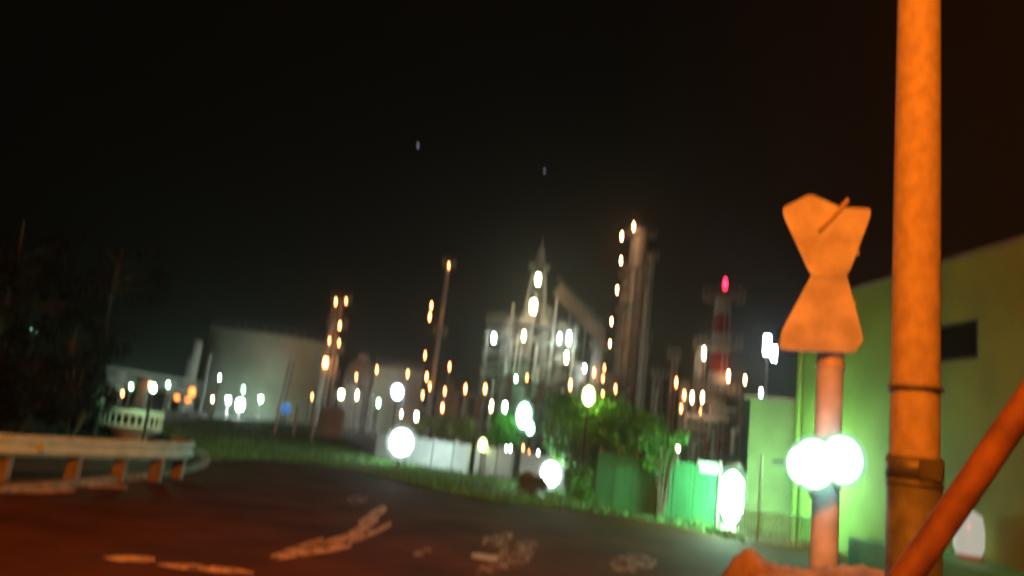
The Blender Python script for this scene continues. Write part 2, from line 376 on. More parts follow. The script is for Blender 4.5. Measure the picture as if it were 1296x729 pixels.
for (px, py, E, w, h, lab) in [
    (166, 489, E_GREEN, 7, 5, 'green white lamp left of the orange lit cylinder'),
    (213, 487, E_GREEN, 7, 5, 'green white lamp right of the orange lit cylinder'),
    (155, 498, E_SOD, 5, 6, 'small amber lamp lowest left of the orange cylinder'),
    (243, 496, E_OR, 8, 9, 'large dull orange round lamp before the pipes left of the tank'),
    (238, 506, E_OR, 8, 4, 'flat orange lamp just under the large dull orange one'),
    (224, 503, E_OR, 7, 5, 'small orange lamp left of the flat orange one'),
    (304, 512, E_FLOOD, 13, 11, 'strong blue white floodlight at the foot of the big tank'),
    (289, 506, E_FLOOD, 9, 5, 'small blue white lamp left of the tank floodlight'),
    (278, 478, E_WHITE, 4, 5, 'little white lamp high beside the left edge of the tank'),
    (269, 505, E_WARM, 4, 4, 'tiny warm lamp between orange lamps and tank floodlight'),
    (43, 419, E_GREEN, 10, 6, 'green white lamp alone among the dark trees on the left'),
    (2, 433, E_GREEN, 7, 5, 'green lamp at the left edge of view in the trees')]:
    if E is E_OR: globe_lamp(px, py, 62, lab, E, w * .5, 0, h / w)
    else: lamp_post(px, py, 76 if E is E_FLOOD else 62 if px > 100 else 40, lab, E, w, h)
for (px, y0, w, lab, m) in [(252, 431, 11, 'tall grey vessel standing left of the big tank', 'pale'), (243, 452, 9, 'short grey vessel left of the tall grey one', 'steel'), (267, 447, 4, 'slim grey standpipe hugging the left side of the big tank', 'steel')]:
    lit_post(px, y0, 500, 84, w, lab, M[m])

# ---------------------------------------------------------------- big tank
def tank(px, D, wpx, ytop, label, stair_px=None, m='tank'):
    k = D / FPX; p = at(px, ytop, D); r = wpx * k / 2; H = p.z
    t = thing('oil_tank', (p.x, p.y, 0), label, 'storage tank', 'oil tanks')
    MB().lathe((p.x, p.y, 0), [(r, 0), (r, H)], 64).build('shell', M[m], t)
    MB().lathe((p.x, p.y, 0), [(r, H), (r + .12, H), (r + .12, H + .16), (r, H + .16), (r * .5, H + .55), (0, H + .75)], 64).build('roof', M[m], t)
    for z in (.34, .67): MB().lathe((p.x, p.y, H * z), [(r + .002, -.06), (r + .05, -.06), (r + .05, .06), (r + .002, .06)], 64).build('wind_ring', M[m], t)
    rl = MB()
    for i in range(40):
        a = 2 * math.pi * i / 40; rl.bar((p.x + r * math.cos(a), p.y + r * math.sin(a), H + .1), (p.x + r * math.cos(a), p.y + r * math.sin(a), H + 1.0), .05)
    rl.lathe((p.x, p.y, H + 1.0), [(r - .03, -.03), (r + .03, -.03), (r + .03, .03), (r - .03, .03), (r - .03, -.03)], 48)
    rl.build('railing', M['steel'], t)
    if stair_px:
        (xa, ya), (xb, yb) = stair_px; s = MB()
        A = at(xa, ya, D - r - .3); B = at(xb, yb, D - r - .3)
        for i in range(2):
            s.bar(A + Vector((i * .5, 0, 0)), Vector((B.x + i * .5, B.y, 0)), .12)
        n = 22
        for i in range(n):
            q = A.lerp(Vector((B.x, B.y, 0)), i / n); s.box((q.x + .25, q.y, q.z), (.6, .15, .05))
        s.build('ladder', M['dark'], t)
    return t
tk = tank(346, 95, 150, 431, 'large pale round oil tank with a dark ladder', ((367, 457), (352, 515)))
lamp_post(308, 493, 78, 'small green lamp before the lower left of the big tank', E_GREEN, 5, 6)
lamp_post(330, 505, 80, 'green lamp glowing low on the front of the big tank', emit('lamp_soft_green', (.4, 1, .45), 160), 8, 5)
globe_lamp(362, 517, 60, 'round blue lamp below the ladder of the big tank', E_BLU, 6)
tank(505, 88, 60, 470, 'small pale round oil tank behind the white lamp left of the thin stack')
# spherical tank
p = at(457, 474, 90); r = 20 * 90 / FPX
sp = thing('spherical_tank', (p.x, p.y, 0), 'grey spherical gas tank on legs right of the amber lamp column', 'storage tank')
MB().ball(p, r, 32, 20).build('shell', M['steel'], sp)
for i in range(8):
    a = 2 * math.pi * i / 8; MB().cyl((p.x + r * .95 * math.cos(a), p.y + r * .95 * math.sin(a), 0), (p.x + r * .95 * math.cos(a), p.y + r * .95 * math.sin(a), p.z), .2, None, 8).build('leg', M['steel'], sp)
MB().cyl((p.x, p.y, p.z + r * .95), (p.x, p.y, p.z + r + .5), .7, None, 12).build('hatch', M['steel'], sp)

# ---------------------------------------------------------------- columns
def column(name, D, top, wpx, label, m='steel', nplat=4, taper=1.0, lamps=(), ladder=True, base=0, cat='process column', bands=None, plat_r=1.7):
    k = D / FPX; p = at(top[0], top[1], D); r = wpx * k / 2; H = p.z
    t = thing(name, (p.x, p.y, base), label, cat)
    if bands:
        for i in range(len(bands)):
            z0, z1 = base + (H - base) * i / len(bands), base + (H - base) * (i + 1) / len(bands)
            MB().cyl((p.x, p.y, z0), (p.x, p.y, z1), r * (1 + (taper - 1) * i / len(bands)), r * (1 + (taper - 1) * (i + 1) / len(bands)), 16).build('shaft_band', M[bands[i]], t)
    else:
        MB().cyl((p.x, p.y, base), (p.x, p.y, H - r * .5), r, r * taper, 20).lathe((p.x, p.y, H - r * .5), [(r * taper, 0), (r * taper * .8, r * .3), (0, r * .5)], 20).build('shell', M[m], t)
    for i in range(4 if wpx > 6 and not bands else 0):
        a = math.pi * (1.1 + .26 * i); x, y = p.x + (r + .22) * math.cos(a), p.y + (r + .22) * math.sin(a); zt = base + (H - base) * (.95 - .13 * i)
        MB().tube([(x, y, base), (x, y, zt - .4), (x - .25 * math.cos(a), y - .25 * math.sin(a), zt)], .2, 8).build('riser_pipe', M['pale' if i % 2 else 'steel'], t)
    for i in range(nplat):
        z = base + (H - base) * (.97 - .8 * i / max(nplat, 1)); pr = r * plat_r + .3; b = MB()
        b.lathe((p.x, p.y, z), [(r * .98, 0), (pr, 0), (pr, .12), (r * .98, .12)], 16, False)
        for j in range(12):
            a = 2 * math.pi * j / 12; b.bar((p.x + pr * math.cos(a), p.y + pr * math.sin(a), z), (p.x + pr * math.cos(a), p.y + pr * math.sin(a), z + 1.1), .07)
        for zz in (.55, 1.1): b.lathe((p.x, p.y, z + zz), [(pr - .03, -.03), (pr + .03, -.03), (pr + .03, .03), (pr - .03, .03), (pr - .03, -.03)], 16)
        b.build('platform', M['steel'], t)
    if ladder:
        b = MB()
        for s in (-.25, .25): b.bar((p.x + s, p.y - r - .25, base), (p.x + s, p.y - r - .25, H - r * .3), .08)
        z = base + .5
        while z < H - r * .4: b.box((p.x, p.y - r - .25, z), (.5, .05, .05)); z += .6
        b.build('ladder', M['pale'], t)
    for L in lamps:
        q = at(L[0], L[1], D - r - 1.8)
        lamp_part(t, L[0], L[1], D - r - 1.8, *(L[2:]), hang=Vector((p.x, p.y, q.z + .4)))
    return t
column('process_column', 86, (432, 378), 12, 'slim amber lit column with lamps up its side right of the tank', 'brown', 4, .9,
       [(425, 382), (438, 381), (430, 412), (417, 431), (429, 434), (412, 459, E_SOD, 9, 12)])
column('smoke_stack', 100, (569, 331), 5.5, 'thin tall smoke stack left of the central tower', 'pale', 2, .7,
       [(568, 336), (546, 387), (544, 401), (538, 450), (540, 477)], plat_r=2.2, cat='smoke stack')
column('process_column', 122, (812, 291), 22, 'tallest grey column with lamps up its left side', 'pale', 5, .95,
       [(802, 287, E_COL, 3.2, 10), (787, 299, E_COL, 3.2, 9), (786, 330, E_COL), (781, 367, E_COL), (774, 407, E_COL), (772, 435, E_COL)])
column('process_column', 125, (796, 345), 13, 'narrower column clinging to the left of the tallest column', 'steel', 4, 1)
column('process_column', 118, (826, 320), 8, 'slim pale riser on the right of the tallest column', 'steel', 2, 1)
column('process_column', 105, (758, 438), 10, 'short pale column at the foot of the sloping brown duct', 'pale', 2, 1, [(765, 466), (752, 471), (763, 479)])
column('process_column', 104, (836, 474), 12, 'short brown column between the tallest column and the red tower', 'brown', 1, 1)
column('process_column', 70, (853, 452), 5, 'slim brown pipe column left of the red and white tower', 'brown', 1, 1, [(856, 484, E_SOD, 4, 12)])
column('process_column', 72, (889, 437), 9, 'brown column with white lamp beside the red and white tower', 'brown', 2, 1, [(891, 447, E_WARM, 5, 14), (887, 521)])
# red and white tower
tw = column('banded_tower', 76, (916, 374), 36, 'red and white banded chimney tower with red beacon on top', 'red', 3, .55,
       [(922, 476, E_COL, 4, 11), (943, 481, E_COL, 4, 11)], cat='chimney', bands=['brown', 'red', 'brown', 'red', 'white', 'red', 'white', 'red', 'white'], plat_r=1.3)
q = at(913, 359, 76); bt = at(917, 374, 76)
bl = MB().cyl((bt.x, bt.y, bt.z), (bt.x, bt.y, q.z - .5), .12, None, 8).build('beacon_mast', M['red'], tw)
MB().lathe((bt.x, bt.y, q.z), [(0, -.5), (.22, -.45), (.25, 0), (.2, .4), (0, .6)], 10).build('beacon_lamp', E_RED, bl)

# ---------------------------------------------------------------- central process tower
D = 112; k = D / FPX
a = at(620, 405, D); b_ = at(728, 418, D); bot = 0
X0, X1, Y0, Y1 = a.x, b_.x, D, D + 10
ct = thing('process_tower', ((X0 + X1) / 2, D + 5, 0), 'broad steel framed process tower with bright floodlights and a pointed mast', 'process tower')
H1 = a.z; xs = [X0 + (X1 - X0) * i / 4 for i in range(5)]
Hs = [H1 * .93, at(650, 385, D).z, at(670, 372, D).z, at(700, 372, D).z * .98, b_.z]
for i, x in enumerate(xs):
    for y in (Y0, Y1): MB().bar((x, y, 0), (x, y, Hs[i]), .42).build('upright', M['steel'], ct)
nl = 7
for j in range(1, nl + 1):
    z = H1 * j / nl
    MB().box(((X0 + X1) / 2, (Y0 + Y1) / 2, z), (X1 - X0 + 1.2, Y1 - Y0 + .8, .16)).build('floor', M['steel'], ct)
    b = MB()
    for i in range(25):
        x = X0 - .5 + (X1 - X0 + 1) * i / 24; b.bar((x, Y0 - .35, z), (x, Y0 - .35, z + 1.1), .06)
    b.box(((X0 + X1) / 2, Y0 - .35, z + 1.1), (X1 - X0 + 1, .08, .08)); b.box(((X0 + X1) / 2, Y0 - .35, z + .6), (X1 - X0 + 1, .06, .06)); b.build('railing', M['steel'], ct)
for i in range(4):
    for j in range(0, nl, 1):
        if (i + j) % 2: continue
        z0, z1 = H1 * j / nl, H1 * (j + 1) / nl
        MB().bar((xs[i], Y0 - .05, z0 + .1), (xs[i + 1], Y0 - .05, z1 - .1), .2).build('brace', M['steel'], ct)
for (px, y0, w, zz) in [(645, 405, 16, .25), (668, 395, 20, .3), (692, 388, 15, .2), (712, 408, 13, .1)]:
    p = at(px, y0, D + 4); r = w * k / 2
    MB().cyl((p.x, D + 4, H1 * zz), (p.x, D + 4, p.z - r * .4), r, None, 18).lathe((p.x, D + 4, p.z - r * .4), [(r, 0), (r * .7, r * .4), (0, r * .55)], 18).build('vessel', M['pale'], ct)
for i in range(10):
    x = random.uniform(X0, X1); z0 = random.uniform(0, H1 * .6); z1 = z0 + random.uniform(4, 9)
    MB().tube([(x, Y0 - .6, z0), (x, Y0 - .6, z1), (x + random.choice((-2, 2)), Y0 - .2, z1 + .4)], random.uniform(.14, .3)).build('pipe', M['pale'], ct)
# upper derrick and mast
p0 = at(676, 372, D + 4); p1 = at(683, 338, D + 4); p2 = at(690, 300, D + 4)
bx, by = p1.x, D + 4
for sx, sy in ((-1, -1), (1, -1), (1, 1), (-1, 1)):
    MB().bar((bx + sx * 1.7, by + sy * 1.7, p0.z - 4), (bx + sx * .9, by + sy * .9, p1.z), .28).build('derrick_leg', M['steel'], ct)
for j in range(5):
    z = p0.z - 4 + (p1.z - p0.z + 4) * (j + .5) / 5; w = 1.7 - .8 * (j + .5) / 5
    b = MB()
    for s in (-1, 1): b.bar((bx - w, by + s * w, z), (bx + w, by + s * w, z), .16); b.bar((bx + s * w, by - w, z), (bx + s * w, by + w, z), .16)
    b.bar((bx - w, by - w, z), (bx + w, by - w, z + 1.4), .12); b.build('derrick_ring', M['steel'], ct)
MB().box((bx, by, p1.z), (3.4, 3.4, .2)).build('derrick_deck', M['steel'], ct)
mx = at(690, 300, D + 4).x
MB().cyl((bx, by, p1.z), (bx, by, p2.z), .45, .06, 8).build('mast', M['pale'], ct)
MB().cyl((bx, by, p1.z + 1), (bx, by, p1.z + 3.2), .8, .5, 10).build('mast_drum', M['pale'], ct)
for (px, py, E, w, h) in [(681, 354, E_YEL, 11, 17), (675, 388, E_WARM, 11, 17), (625, 428, E_WHITE, 9, 13), (663, 425, E_WARM, 6, 11), (708, 428, E_WHITE, 5, 12), (720, 428, E_WHITE, 6, 14), (717, 452, E_YEL, 5, 12), (652, 482, E_GREEN, 7, 11), (667, 478, E_SOD, 3.2, 10)]:
    q = at(px, py, D - 3.0); lamp_part(ct, px, py, D - 3.0, E, w, h, hang=Vector((q.x, D + .2, q.z + h * k * .6)))
# sloping duct
A = at(704, 366, D + 3); B = at(760, 424, D + 3)
dt = thing('sloping_duct', (B.x, B.y, 0), 'brown sloping duct from the process tower down toward the tallest column', 'duct')
MB().bar(A, B, 1.5, 1.9).build('duct', M['brown'], dt)
MB().bar(B + Vector((0, 0, .6)), (B.x, B.y, 0), 1.4).build('drop_leg', M['brown'], dt)
for t in (.35, .7):
    p = A.lerp(B, t); MB().bar((p.x, p.y + 1.2, 0), (p.x, p.y + 1.2, p.z), .25).build('support', M['steel'], dt)
b = MB()
for i in range(12):
    p = A.lerp(B, i / 11) + Vector((0, -1.0, .9)); b.bar(p, p + Vector((0, 0, .9)), .06)
b.bar(A + Vector((0, -1, 1.8)), B + Vector((0, -1, 1.8)), .06); b.build('railing', M['steel'], dt)
# lit vessel, right of the tower foot
v = lit_post(735, 459, 500, 106, 20, 'pale blue white lit drum between process tower and sloping duct', M['pale'])
lamp_part(v, 740, 466, 102, E_FLOOD, 5, 9, hang=Vector(v.location) + Vector((0, 0, at(740, 456, 102).z)))

# ---------------------------------------------------------------- low process modules
def module(px0, px1, ytop, D, label, m1='steel', m2='pale', lv=3, seed=1, depth=4):
    rnd = random.Random(seed); a = at(px0, ytop, D); b2 = at(px1, ytop, D); x0, x1 = a.x, b2.x; H = at((px0 + px1) / 2, ytop, D).z
    t = thing('process_module', ((x0 + x1) / 2, D, 0), label, 'process module')
    n = max(2, int((x1 - x0) / 3.5))
    for i in range(n + 1):
        x = x0 + (x1 - x0) * i / n
        for y in (D, D + depth): MB().bar((x, y, 0), (x, y, H), .25).build('upright', M[m1], t)
    for j in range(1, lv + 1):
        z = H * j / lv
        MB().box(((x0 + x1) / 2, D + depth / 2, z), (x1 - x0 + .5, depth + .4, .14)).build('floor', M[m1], t)
        b = MB(); q = max(6, int((x1 - x0) / .9))
        for i in range(q): x = x0 + (x1 - x0) * i / (q - 1); b.bar((x, D - .1, z), (x, D - .1, z + 1), .05)
        b.box(((x0 + x1) / 2, D - .1, z + 1), (x1 - x0, .06, .06)); b.build('railing', M[m1], t)
    for i in range(n * 2):
        x = rnd.uniform(x0 + .6, x1 - .6); r = rnd.uniform(.35, .9); z0 = H * rnd.randint(0, lv - 1) / lv + .1; h = rnd.uniform(1.6, H / lv * 1.5)
        MB().cyl((x, D + depth / 2, z0), (x, D + depth / 2, z0 + h), r, None, 14).ball((x, D + depth / 2, z0 + h), r, 14, 8, .4).build('drum', M[m2], t)
    for i in range(n * 3):
        z = rnd.uniform(.5, H); xa = rnd.uniform(x0, x1); xb = rnd.uniform(x0, x1)
        MB().tube([(xa, D - .3, z), (xb, D - .3, z), (xb, D - .3, max(.1, z - rnd.uniform(1, 3)))], rnd.uniform(.1, .22)).build('pipe', M[m2], t)
    return t
module(424, 470, 498, 78, 'low cluttered pipework module below the spherical tank', 'steel', 'pale', 2, 3)
module(556, 625, 498, 84, 'low brown pipework module right of the thin stack', 'brown', 'brown', 2, 4)
module(740, 800, 488, 92, 'low brown pipework module at the foot of the tallest column', 'brown', 'pale', 3, 5)
module(862, 938, 500, 62, 'brown pipework module filling the base of the red and white tower', 'brown', 'pale', 4, 6)
module(478, 556, 492, 90, 'dense pale pipework module between the small tank and thin stack', 'steel', 'pale', 3, 8)
module(630, 742, 486, 96, 'wide pipework module under the process tower behind the shrubs', 'steel', 'pale', 3, 9)
# small pale box tank with posts near x 420
p = at(420, 527, 50)
sh = thing('small_tank', (p.x, p.y, 0), 'small pale round topped tank on the grass below the amber column', 'small tank')
MB().cyl((p.x, p.y, 0), (p.x, p.y, p.z + .35), .85, None, 20).build('shell', M['pale'], sh)
MB().ball((p.x, p.y, p.z + .35), .85, 20, 10, .35).build('dome', M['pale'], sh)
for (px, y0, y1, D, lab) in [(401, 515, 575, 40, 'thin pale post standing in the grass below the amber column'), (377, 514, 545, 44, 'short pale post in grass right of the blue lamp'), (352, 520, 555, 42, 'short dark post in grass below the tank ladder')]:
    p = at(px, y0, D); t = thing('post', (p.x, p.y, 0), lab, 'post')
    MB().cyl((p.x, p.y, 0), p, .09, .07, 10).build('shaft', M['pale'], t); MB().ball(p, .1, 10, 6, .5).build('cap', M['steel'], t)

# ---------------------------------------------------------------- loose lamps among the plant
for (px, py, D, E, w, h, lab) in [
    (395, 502, 70, E_SOD, 3, 6, 'tiny amber lamp left of the amber column foot'),
    (432, 499, 70, E_WARM, 9, 9, 'wide warm white lamp right of the amber column foot'),
    (451, 477, 72, E_SOD, 4, 9, 'amber lamp in front of the spherical tank'),
    (452, 500, 70, E_WARM, 5, 11, 'warm lamp below the amber one at the spherical tank'),
    (477, 468, 75, E_SOD, 4, 10, 'amber lamp between spherical tank and small tank'),
    (516, 473, 76, E_SOD, 4, 9, 'amber lamp over the right of the small tank'),
    (479, 510, 66, E_GREEN, 7, 11, 'green white lamp at the lower left of the small tank'),
    (535, 500, 70, E_SOD, 3.5, 9, 'amber lamp left of the thin stack foot'),
    (544, 489, 80, E_SOD, 3.2, 8, 'amber lamp right at the thin stack foot'),
    (508, 524, 60, E_WARM, 4, 9, 'warm lamp just above the largest white globe'),
    (527, 527, 60, E_WARM, 6, 9, 'warm lamp up right of the largest white globe'),
    (569, 464, 90, E_SOD, 4, 11, 'amber lamp on a tall pole right of the thin stack'),
    (563, 495, 80, E_SOD, 3.4, 10, 'amber lamp below the tall amber one right of the stack'),
    (560, 516, 70, E_SOD, 5, 11, 'orange lamp low behind the white wall right of the stack'),
    (589, 492, 78, E_SOD, 4, 11, 'amber lamp at the left of the pair left of the tower'),
    (614, 492, 78, E_SOD, 4, 10, 'amber lamp at the right of the pair left of the tower'),
    (622, 514, 60, E_WARM, 5, 14, 'tall warm lamp left of the central green lamp'),
    (639, 516, 58, E_WHITE, 7, 13, 'white lamp just left of the central green lamp'),
    (722, 487, 84, E_SOD, 4, 11, 'amber lamp up left of the yellow globe'),
    (779, 492, 86, E_SOD, 4, 11, 'amber lamp at the foot of the tallest column'),
    (763, 499, 84, E_SOD, 3.5, 9, 'small amber lamp right of the yellow globe'),
    (866, 500, 60, E_SOD, 4, 11, 'amber lamp first in the row before the red tower'),
    (876, 503, 60, E_WARM, 4.5, 13, 'warm lamp second in the row before the red tower'),
    (889, 503, 60, E_WARM, 4.5, 13, 'warm lamp third in the row before the red tower'),
    (862, 517, 60, E_SOD, 3.5, 10, 'amber lamp lower than the row before the red tower'),
    (858, 565, 50, E_YEL, 7, 15, 'bright yellow white lamp low left of the red tower module'),
    (640, 569, 32, E_WHITE, 4, 9, 'first white lamp of the low row over the white wall'),
    (646, 568, 34, E_WHITE, 4, 9, 'second white lamp of the low row over the white wall'),
    (662, 567, 34, E_SOD, 3, 9, 'amber lamp in the low row over the white wall'),
    (669, 573, 34, E_SOD, 2.6, 9, 'dimmer amber lamp right end of the low row'),
    (681, 575, 32, E_WHITE, 4, 9, 'white lamp closest to the right white globe')]:
    lamp_post(px, py, D, lab, E, w, h, pole=.08)
# floodlight mast right
D = 50; p = at(972, 441, D)
fm = thing('floodlight_mast', (p.x, p.y, 0), 'tall mast with twin white floodlights left of the building', 'floodlight')
MB().cyl((p.x, p.y, 0), (p.x, p.y, p.z), .13, .08, 10).build('mast', M['steel'], fm)
MB().box((p.x + .1, p.y, p.z - .1), (1.1, .12, .12)).build('crossarm', M['steel'], fm)
for dx, dz, s in ((-.2, .15, .55), (.3, -.35, .4)):
    L = MB().box((p.x + dx, p.y - .2, p.z + dz), (s, .3, s * 2.4)).build('floodlight', M['dark'], fm, .04)
    MB().box((p.x + dx, p.y - .365, p.z + dz), (s * .86, .03, s * 2.2)).build('floodlight_glass', E_BLUE, L)
lamp_post(963, 498, 45, 'white lamp low under the floodlight mast', E_BLUE, 5, 13)

# ---------------------------------------------------------------- big globes
globe_lamp(508, 560, 26.3, 'largest dazzling white globe lamp in front of the white wall', emit('globe_white', (.84, 1, .98), 55), 18)
globe_lamp(697, 600, 21.8, 'white globe lamp at the right end of the white wall', emit('globe_white_low', (.84, 1, .95), 55), 15, sz=1.1)
globe_lamp(503, 496, 72, 'cold white globe lamp in front of the small tank', E_BLUE, 9)
globe_lamp(663, 526, 27.5, 'glaring green white globe lamp over the shrubs at centre', emit('globe_green', (.42, 1, .62), 60), 11, sz=1.6)
globe_lamp(671, 542, 27.0, 'smaller green globe lamp below right of the glaring green one', emit('globe_green_low', (.42, 1, .6), 40), 6, sz=1.3)
globe_lamp(745, 501, 20.2, 'yellow white globe lamp above the left of the big bush', emit('globe_yellow', (.9, 1, .3), 70), 9, sz=1.35)
globe_lamp(611, 563, 26.5, 'yellow globe lamp among the yellow shrubs behind the white wall', emit('globe_yellow_low', (.9, 1, .28), 30), 6, sz=1.2)

# ---------------------------------------------------------------- white wall
wa, wb = gnd(474, 580), gnd(722, 621)
wl = thing('low_wall', wa, 'low white panelled wall behind the grass verge at centre', 'wall')
dv = (wb - wa); L = dv.length; dv.normalize(); nv = Vector((dv.y, -dv.x, 0)); rot = Matrix(((dv.x, -dv.y, 0), (dv.y, dv.x, 0), (0, 0, 1)))
npan = 9; gap = {4: .25, 6: .35}
for i in range(npan):
    s0, s1 = L * i / npan + .02, L * (i + 1) / npan - .02 - gap.get(i, 0)
    c = wa + dv * (s0 + s1) / 2
    MB().box(c + Vector((0, 0, .5)), (s1 - s0, .12, 1.0 + random.uniform(-.015, .015)), rot).build('panel', M['wallw'], wl, .015)
for i in range(npan + 1):
    c = wa + dv * (L * i / npan) - nv * .1
    MB().box(c + Vector((0, 0, .54)), (.14, .1, 1.08), rot).build('pillar', M['concrete'], wl)

# ---------------------------------------------------------------- vegetation
def leaves(mb, c, rad, n, size, rnd, squash=.8, lobes=9):
    c = Vector(c); cl = []
    for i in range(lobes):
        d = Vector((rnd.gauss(0, 1), rnd.gauss(0, 1), rnd.gauss(0, 1))).normalized() * rnd.uniform(.25, .85)
        cl.append((Vector((c.x + d.x * rad[0], c.y + d.y * rad[1], c.z + d.z * rad[2])), rnd.uniform(.28, .5)))
    for i in range(n):
        q, s = rnd.choice(cl)
        d = Vector((rnd.gauss(0, 1), rnd.gauss(0, 1), rnd.gauss(0, 1))).normalized() * (rnd.random() ** .4) * s
        p = q + Vector((d.x * rad[0], d.y * rad[1], d.z * rad[2]))
        if p.z < .05: p.z = .05 + rnd.random() * .3
        u = Vector((rnd.gauss(0, 1), rnd.gauss(0, 1), rnd.gauss(0, .7))).normalized() * size * rnd.uniform(.6, 1.3)
        w = u.cross(Vector((rnd.gauss(0, 1), rnd.gauss(0, 1), rnd.gauss(0, 1)))).normalized() * size * rnd.uniform(.3, .6)
        mb.addm([p - u, p + w, p + u, p - w], [(0, 1, 2, 3)])
def bush(px, pyc, D, wpx, hpx, label, m, n=5000, size=.09, cat='bush', name='bush', seed=1, lobes=12, group=None):
    rnd = random.Random(seed); k = D / FPX; c = at(px, pyc, D)
    t = thing(name, (c.x, c.y, 0), label, cat, group)
    b = MB(); leaves(b, c, (wpx * k / 2, wpx * k / 2.6, hpx * k / 2), n, size, rnd, lobes=lobes); b.build('foliage', m, t)
    s = MB()
    for i in range(7):
        a = rnd.uniform(0, 6.28); e = Vector((c.x + math.cos(a) * wpx * k * .3, c.y + math.sin(a) * wpx * k * .2, c.z + rnd.uniform(-.2, .3) * hpx * k))
        s.tube([(c.x + math.cos(a) * .1, c.y + math.sin(a) * .1, 0), (c.x * .5 + e.x * .5, c.y * .5 + e.y * .5, e.z * .55), e], [.05, .035, .01], 5)
    s.build('stems', M['bark'], t)
    return t
M['leafblack'].node_tree.nodes['Principled BSDF'].inputs['Specular IOR Level'].default_value = .1
bush(772, 548, 21.5, 160, 112, 'large green bush right of the white wall under the tallest column', M['leaf'], 20000, .085, seed=3, lobes=34)
bush(716, 520, 25, 60, 70, 'smaller green bush left of the large bush near the green lamp', M['leaf'], 3200, .085, seed=9)
bush(590, 548, 29.5, 60, 50, 'yellow green shrub behind the middle of the white wall', M['leafy'], 2600, .08, seed=4)
bush(553, 540, 30, 46, 40, 'dark olive shrub left of the yellow green shrub', M['leafy'], 1800, .08, seed=5)
bush(640, 550, 29, 60, 60, 'green shrub lit by the glaring green lamp', M['leaf'], 2600, .08, seed=6)
bush(735, 610, 19.5, 60, 60, 'low leafy shrub right of the right white globe', M['leaf'], 2400, .07, seed=7)
bush(672, 612, 20.3, 46, 44, 'small yellow green plant left of the right white globe', M['leafy'], 2200, .06, seed=8)
bush(838, 574, 18.2, 76, 62, 'loose shrub rising behind the middle of the green fence', M['leaf'], 5200, .06, seed=11)

def tree(px, ytop, ycrown, D, wpx, label, seed, m, n=3500, lean=0):
    rnd = random.Random(seed); k = D / FPX; c = at(px, (ytop + ycrown) / 2, D); H = at(px, ytop, D).z
    t = thing('tree', (c.x, c.y, 0), label, 'tree', 'dark trees on the left')
    b = MB(); top = Vector((c.x + lean, c.y, H * .86))
    pts = [Vector((c.x, c.y, 0)).lerp(top, i / 6) + Vector((rnd.uniform(-.08, .08), rnd.uniform(-.08, .08), 0)) for i in range(7)]
    b.tube(pts, [.19, .16, .14, .12, .09, .06, .03], 8)
    b.build('trunk', M['bark'], t)
    lb = MB(); ends = []
    for i in range(14):
        z = rnd.uniform(.35, .9); o = Vector((c.x, c.y, 0)).lerp(top, z); a = rnd.uniform(0, 6.28); l = wpx * k * rnd.uniform(.25, .5)
        e = o + Vector((math.cos(a) * l, math.sin(a) * l, rnd.uniform(-.1, .5) * l)); ends.append(e)
        lb.tube([o, o.lerp(e, .5) + Vector((0, 0, .12)), e], [.05, .03, .01], 5)
    lb.build('limbs', M['bark'], t)
    f = MB()
    for e in ends:
        leaves(f, e, (wpx * k * .22,) * 3, n // 14, .10, rnd, lobes=4)
    f.build('crown', m, t)
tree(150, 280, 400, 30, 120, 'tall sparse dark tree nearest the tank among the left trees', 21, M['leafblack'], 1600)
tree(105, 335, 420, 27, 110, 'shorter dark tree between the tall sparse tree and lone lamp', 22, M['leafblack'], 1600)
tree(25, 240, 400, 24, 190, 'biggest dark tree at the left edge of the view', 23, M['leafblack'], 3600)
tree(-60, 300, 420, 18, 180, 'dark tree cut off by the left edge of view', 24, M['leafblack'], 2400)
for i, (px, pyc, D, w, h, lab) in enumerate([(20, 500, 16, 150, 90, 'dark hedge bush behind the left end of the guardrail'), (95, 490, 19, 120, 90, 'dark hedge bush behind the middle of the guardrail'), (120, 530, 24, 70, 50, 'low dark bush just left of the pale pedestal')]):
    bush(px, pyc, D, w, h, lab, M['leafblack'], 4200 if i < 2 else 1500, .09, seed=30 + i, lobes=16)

# grass on the verge
def in_poly(x, y, P):
    c = False; n = len(P); j = n - 1
    for i in range(n):
        if (P[i].y > y) != (P[j].y > y) and x < (P[j].x - P[i].x) * (y - P[i].y) / (P[j].y - P[i].y) + P[i].x: c = not c
        j = i
    return c
verge = [e for e in edge[5:]] + [gnd(946, 672), gnd(846, 656), gnd(728, 622), wb, wa, gnd(440, 560), gnd(390, 540), gnd(330, 534), gnd(250, 530), gnd(190, 545), gnd(235, 566)]
xs_ = [p.x for p in verge]; ys_ = [p.y for p in verge]; rnd = random.Random(5); gb = MB(); cnt = 0
while cnt < 52000:
    x, y = rnd.uniform(min(xs_), max(xs_)), rnd.uniform(min(ys_), max(ys_))
    if y > 26 and rnd.random() < .4: continue
    if not in_poly(x, y, verge): cnt += .15; continue
    cl = .5 + .5 * math.sin(x * 1.7 + 2 * math.sin(y * .9)) * math.cos(y * 1.3 + x * .4)
    if rnd.random() > .35 + .65 * cl: cnt += .3; continue
    h = rnd.uniform(.06, .16) * (.7 + .9 * cl); w = rnd.uniform(.012, .03); a = rnd.uniform(0, 6.28); l = rnd.uniform(0, .07)
    b1 = rnd.uniform(0, 6.28)
    gb.addm([(x - w * math.cos(a), y - w * math.sin(a), 0), (x + w * math.cos(a), y + w * math.sin(a), 0), (x + l * math.cos(b1), y + l * math.sin(b1), h)], [(0, 1, 2)])
    cnt += 1
tag(gb.build('grass', M['grassm']), 'short rough grass on the verge between road and white wall', 'grass', kind='stuff')
vb = MB(); vb.addm([Vector((p.x, p.y, .004)) for p in verge], [tuple(range(len(verge)))])
